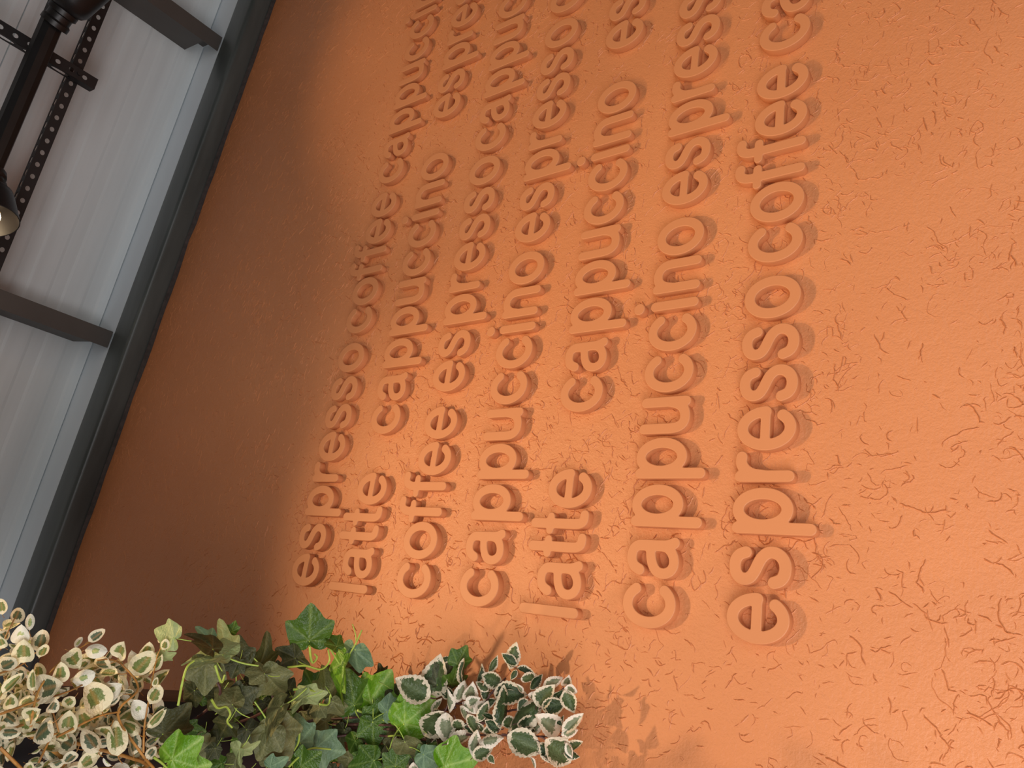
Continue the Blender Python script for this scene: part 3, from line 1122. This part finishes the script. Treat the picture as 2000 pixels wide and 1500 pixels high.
# --- ivy in the middle of the trough
ivy = Plant('ivy_plant', (PX - 0.15, -0.33, PZ1 - 0.03), 'green ivy with pointed lobed leaves spilling over the middle of the trough', 'stem_green', 0.88)
I1 = [  # base, tip (crop pixels), material, variant, depth, roll
    (1268, 420, 1280, 100, 'ivy_green', 0, -.08, 0), (1490, 470, 1405, 335, 'ivy_green', 1, -.09, 40), (1640, 500, 1640, 735, 'ivy_blue', 2, -.09, 35),
    (1545, 600, 1430, 970, 'ivy_bright', 1, -.08, 68), (1635, 945, 1590, 640, 'ivy_green', 2, -.07, 15), (1765, 920, 1945, 630, 'ivy_bright', 0, -.09, -12),
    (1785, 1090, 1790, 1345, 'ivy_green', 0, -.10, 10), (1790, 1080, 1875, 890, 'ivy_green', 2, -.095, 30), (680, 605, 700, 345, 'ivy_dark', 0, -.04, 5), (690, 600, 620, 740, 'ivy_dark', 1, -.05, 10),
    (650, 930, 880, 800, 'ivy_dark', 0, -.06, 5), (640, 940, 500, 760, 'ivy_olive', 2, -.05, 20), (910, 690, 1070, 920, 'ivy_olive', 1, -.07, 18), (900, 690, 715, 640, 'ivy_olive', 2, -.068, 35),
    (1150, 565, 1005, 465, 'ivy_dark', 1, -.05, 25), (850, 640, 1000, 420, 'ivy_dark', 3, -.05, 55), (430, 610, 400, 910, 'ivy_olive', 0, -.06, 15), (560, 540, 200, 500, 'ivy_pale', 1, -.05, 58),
    (560, 540, 625, 275, 'ivy_pale', 3, -.05, 45), (480, 490, 335, 280, 'ivy_dark', 3, -.06, 58), (450, 430, 385, 285, 'ivy_blue', 3, -.04, 35), (635, 350, 672, 252, 'ivy_green', 0, -.03, 20),
    (970, 1150, 1130, 1445, 'ivy_olive', 0, -.09, 0), (960, 1150, 835, 1400, 'ivy_olive', 2, -.085, 18), (1035, 960, 795, 1195, 'ivy_olive', 3, -.095, 58), (1220, 880, 1055, 940, 'ivy_pale', 1, -.09, 40), (1230, 880, 1430, 880, 'ivy_pale', 2, -.088, 45),
    (1195, 1250, 1170, 985, 'ivy_blue', 0, -.07, 18), (1330, 1290, 1595, 1345, 'ivy_blue', 0, -.08, 15), (150, 1390, 420, 1190, 'ivy_bright', 0, -.11, -8), (210, 1465, 480, 1440, 'ivy_bright', 2, -.115, 10),
    (80, 1180, 330, 955, 'ivy_dark', 2, -.05, 30), (1790, 1400, 1550, 1455, 'ivy_green', 0, -.11, 0), (1200, 1445, 1375, 1325, 'ivy_green', 0, -.11, 12), (950, 1445, 1085, 1395, 'ivy_blue', 1, -.10, 20),
    (700, 1310, 625, 1425, 'ivy_pale', 1, -.09, 38), (715, 1310, 860, 1300, 'ivy_pale', 3, -.09, 55), (1350, 960, 1295, 1105, 'ivy_olive', 2, -.06, 30), (1460, 920, 1530, 1075, 'ivy_olive', 1, -.07, 30),
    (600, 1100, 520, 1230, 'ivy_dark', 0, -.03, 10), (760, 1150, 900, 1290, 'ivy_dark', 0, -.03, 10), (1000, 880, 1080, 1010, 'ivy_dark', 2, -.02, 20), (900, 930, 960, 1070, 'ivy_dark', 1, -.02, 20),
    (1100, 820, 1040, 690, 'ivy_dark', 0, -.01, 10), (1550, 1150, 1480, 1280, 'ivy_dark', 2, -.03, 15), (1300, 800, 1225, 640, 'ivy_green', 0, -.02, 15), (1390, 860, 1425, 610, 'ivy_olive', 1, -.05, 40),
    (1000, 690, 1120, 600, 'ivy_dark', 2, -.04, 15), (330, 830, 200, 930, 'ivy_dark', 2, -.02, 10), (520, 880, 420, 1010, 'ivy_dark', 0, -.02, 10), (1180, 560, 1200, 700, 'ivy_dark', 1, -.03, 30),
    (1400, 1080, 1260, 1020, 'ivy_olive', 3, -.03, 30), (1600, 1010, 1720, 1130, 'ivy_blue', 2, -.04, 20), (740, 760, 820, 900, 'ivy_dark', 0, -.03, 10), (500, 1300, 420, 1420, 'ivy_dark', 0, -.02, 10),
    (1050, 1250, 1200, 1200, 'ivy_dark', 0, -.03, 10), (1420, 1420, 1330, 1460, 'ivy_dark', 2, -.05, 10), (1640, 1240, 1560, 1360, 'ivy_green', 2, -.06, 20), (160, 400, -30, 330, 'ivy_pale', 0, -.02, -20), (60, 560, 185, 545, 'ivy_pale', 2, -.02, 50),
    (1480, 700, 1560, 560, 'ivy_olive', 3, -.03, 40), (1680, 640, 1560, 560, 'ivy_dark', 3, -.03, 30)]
for (a, b, c, d, mt_, v_, dz, ro) in I1:
    ivy.leaf('ivy', *B_(a, b), *B_(c, d), mt_, v_, dz=dz, roll=ro, tilt=rl.uniform(-.006, .006), wid=1.05)
I2 = [(230, 1000, 405, 905, 'ivy_blue', 0, -.07, 10), (375, 1100, 645, 885, 'ivy_bright', 2, -.12, 10), (380, 1060, 500, 820, 'ivy_bright', 1, -.115, 35), (375, 1110, 410, 1245, 'ivy_bright', 2, -.118, 25),
      (700, 1445, 1000, 1375, 'ivy_bright', 2, -.12, 15), (540, 1400, 640, 1235, 'ivy_green', 0, -.10, 10), (380, 1250, 495, 1425, 'ivy_olive', 3, -.115, 40), (300, 1440, 325, 1235, 'ivy_green', 0, -.12, 8),
      (805, 610, 902, 465, 'ivy_green', 2, -.02, 25), (645, 780, 800, 600, 'ivy_dark', 2, -.01, 20), (760, 770, 830, 660, 'ivy_green', 3, -.01, 40), (530, 1350, 690, 1465, 'ivy_blue', 1, -.11, 20), (60, 1400, -60, 1330, 'ivy_green', 0, -.10, 5),
      (170, 1440, 60, 1480, 'ivy_green', 2, -.10, 5), (180, 690, 190, 640, 'ivy_dark', 3, -.02, 40), (75, 720, 85, 660, 'ivy_dark', 3, -.02, 40)]
for (a, b, c, d, mt_, v_, dz, ro) in I2:
    ivy.leaf('ivy', *C_(a, b), *C_(c, d), mt_, v_, dz=dz, roll=ro, tilt=rl.uniform(-.006, .006), wid=1.12)
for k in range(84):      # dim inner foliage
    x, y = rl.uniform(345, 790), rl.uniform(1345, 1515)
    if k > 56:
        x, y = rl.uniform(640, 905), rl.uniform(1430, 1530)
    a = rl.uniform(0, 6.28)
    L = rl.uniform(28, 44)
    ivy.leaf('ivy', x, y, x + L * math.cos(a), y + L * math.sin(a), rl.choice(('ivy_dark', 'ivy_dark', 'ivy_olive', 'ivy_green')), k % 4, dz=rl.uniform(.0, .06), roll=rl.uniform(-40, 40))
root = (PX - 0.10, -0.30, PZ1 - 0.03)
for pix in ([(1090, 640), (1230, 625), (1360, 655), (1430, 590), (1420, 490)], [(1270, 470), (1290, 600), (1330, 560), (1310, 530)], [(1440, 490), (1510, 610)], [(1470, 470), (1560, 550)],
            [(1660, 990), (1760, 1030), (1980, 1100), (2040, 1080)], [(1910, 1200), (2010, 1195), (2060, 1240)], [(1100, 1450), (1180, 1370), (1280, 1300), (1440, 1305)], [(470, 900), (520, 970), (590, 960), (625, 1020), (600, 1080), (640, 1130)],
            [(200, 950), (230, 780), (270, 640), (330, 585)], [(500, 620), (550, 760), (580, 700)], [(1140, 820), (1230, 815), (1370, 850)], [(1350, 940), (1420, 940), (1440, 860)], [(1190, 1100), (1180, 1240), (1140, 1320)], [(0, 1370), (70, 1420), (120, 1470)]):
    ivy.twig([B_(*q) for q in pix], .0022, .0016, 'stem_green', dz=-.085)
for pix in ([(520, 900), (430, 640)], [(900, 1000), (900, 690)], [(1200, 1100), (1500, 900), (1640, 760)], [(1500, 1200), (1790, 1090)]):
    ivy.twig([B_(*q) for q in pix], .003, .002, 'stem_dark', dz=-.03, root=root)

# --- large-leaved variegated plant against the wall
euo = Plant('variegated_euonymus', (PX - 0.10, -0.10, PZ1 - 0.03), 'large-leaved cream-edged dark green plant trailing in front of the orange wall', 'stem_dark', 0.74)
E1 = [(600, 890, 655, 545, 'euo', 0, -.06, 12), (585, 885, 300, 730, 'euo', 0, -.08, 0), (660, 590, 745, 555, 'euo_dark', 1, -.03, 20), (850, 790, 880, 565, 'euo_dark', 2, -.03, 62), (1060, 680, 1128, 538, 'euo', 2, -.05, 20),
      (1230, 655, 1262, 475, 'euo', 1, -.05, 15), (1295, 625, 1165, 545, 'euo_dark', 1, -.07, 20), (1175, 775, 995, 700, 'euo', 0, -.06, 10), (1100, 850, 1375, 860, 'euo_dark', 0, -.04, 8), (1290, 640, 1435, 725, 'euo_dark', 2, -.06, 35),
      (1320, 730, 1485, 750, 'euo', 1, -.06, 30), (1450, 955, 1585, 785, 'euo', 0, -.08, 12), (1500, 800, 1665, 740, 'euo_pale', 1, -.05, 15), (1675, 810, 1788, 840, 'euo_pale', 0, -.09, 15), (1680, 820, 1755, 1015, 'euo', 0, -.09, 8),
      (1490, 970, 1695, 930, 'euo_dark', 0, -.06, 10), (1685, 790, 1712, 715, 'euo_pale', 0, -.06, 10), (1220, 1165, 1445, 865, 'euo', 1, -.10, 38), (1150, 1140, 1255, 828, 'euo_dark', 1, -.09, 50), (1160, 1145, 1028, 1075, 'euo_dark', 0, -.08, 15),
      (1165, 1105, 1305, 1075, 'euo', 0, -.06, 10), (1640, 1165, 1455, 1035, 'euo_pale', 0, -.10, 5), (1290, 1100, 1505, 1130, 'euo_dark', 0, -.05, 5), (1660, 1175, 1838, 1015, 'euo_pale', 2, -.09, 10), (1650, 1190, 1805, 1155, 'euo_pale', 1, -.10, 12),
      (1210, 1190, 1508, 1330, 'euo', 0, -.11, 0), (1520, 1225, 1745, 1435, 'euo', 0, -.10, 6), (1690, 1250, 1755, 1370, 'euo_pale', 1, -.10, 25), (1480, 1250, 1625, 1425, 'euo_dark', 1, -.08, 18), (1400, 1370, 1432, 1470, 'euo_pale', 2, -.08, 50),
      (1480, 1340, 1605, 1465, 'euo_pale', 2, -.09, 45), (710, 1005, 720, 1275, 'euo_pale', 0, -.10, 10), (790, 1060, 830, 1230, 'euo', 1, -.09, 12), (900, 905, 930, 775, 'euo_pale', 0, -.10, 8), (880, 945, 985, 890, 'euo_pale', 0, -.11, 8), (850, 920, 945, 1025, 'euo_pale', 1, -.10, 20),
      (855, 950, 840, 1100, 'euo_pale', 1, -.09, 30), (890, 1020, 960, 1205, 'euo', 1, -.08, 25), (740, 1015, 710, 815, 'euo_pale', 2, -.10, 45), (700, 1000, 510, 1215, 'euo', 0, -.09, 8), (930, 1365, 950, 1185, 'euo_pale', 1, -.11, 12),
      (930, 1375, 1090, 1300, 'euo', 0, -.10, 6), (980, 1255, 1145, 1195, 'euo_pale', 1, -.10, 25), (1060, 1350, 1105, 1425, 'euo', 0, -.09, 15), (720, 1265, 965, 1215, 'euo_pale', 1, -.08, 35), (800, 925, 865, 795, 'euo_pale', 1, -.08, 20),
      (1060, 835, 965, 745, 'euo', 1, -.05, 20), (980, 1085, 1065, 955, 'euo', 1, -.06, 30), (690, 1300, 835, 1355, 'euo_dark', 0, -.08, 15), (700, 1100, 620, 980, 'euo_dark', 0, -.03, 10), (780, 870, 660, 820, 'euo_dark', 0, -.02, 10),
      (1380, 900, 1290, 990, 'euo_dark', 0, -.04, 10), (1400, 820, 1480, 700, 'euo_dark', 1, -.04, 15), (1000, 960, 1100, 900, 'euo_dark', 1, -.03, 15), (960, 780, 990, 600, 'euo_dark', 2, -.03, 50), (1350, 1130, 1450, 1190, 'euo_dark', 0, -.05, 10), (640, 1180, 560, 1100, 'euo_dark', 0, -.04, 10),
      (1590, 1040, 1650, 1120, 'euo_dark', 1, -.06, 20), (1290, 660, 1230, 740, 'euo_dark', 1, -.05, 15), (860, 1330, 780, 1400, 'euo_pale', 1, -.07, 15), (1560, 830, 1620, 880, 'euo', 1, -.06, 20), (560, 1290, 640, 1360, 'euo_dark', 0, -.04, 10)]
for (a, b, c, d, mt_, v_, dz, ro) in E1:
    euo.leaf('euo', *C_(a, b), *C_(c, d), mt_, v_, dz=dz, roll=ro * rl.choice((-1, 1)), tilt=rl.uniform(-.008, .008), wid=1.22)
cnt = 0
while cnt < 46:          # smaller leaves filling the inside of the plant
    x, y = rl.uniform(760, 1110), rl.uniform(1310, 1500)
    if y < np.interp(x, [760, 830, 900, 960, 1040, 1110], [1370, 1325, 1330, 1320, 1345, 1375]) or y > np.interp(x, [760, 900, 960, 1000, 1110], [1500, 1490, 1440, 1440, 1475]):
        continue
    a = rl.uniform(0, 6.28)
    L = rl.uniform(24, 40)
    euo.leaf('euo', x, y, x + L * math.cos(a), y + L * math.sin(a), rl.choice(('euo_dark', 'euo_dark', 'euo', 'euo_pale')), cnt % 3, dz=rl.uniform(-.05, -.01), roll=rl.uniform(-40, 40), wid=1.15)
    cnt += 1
root = (PX - 0.06, -0.09, PZ1 - 0.03)
for pix in ([(400, 1150), (700, 1180), (980, 1190), (1250, 1195), (1620, 1205)], [(500, 1100), (900, 1120), (980, 1080), (1060, 880), (1200, 725)], [(600, 1000), (780, 940), (870, 930)], [(560, 1230), (720, 1280), (850, 1330), (930, 1370)],
            [(900, 1100), (1200, 1000), (1450, 950), (1670, 815)]):
    euo.twig([C_(*q) for q in pix], .0026, .0016, 'stem_dark', dz=-.03, root=root)
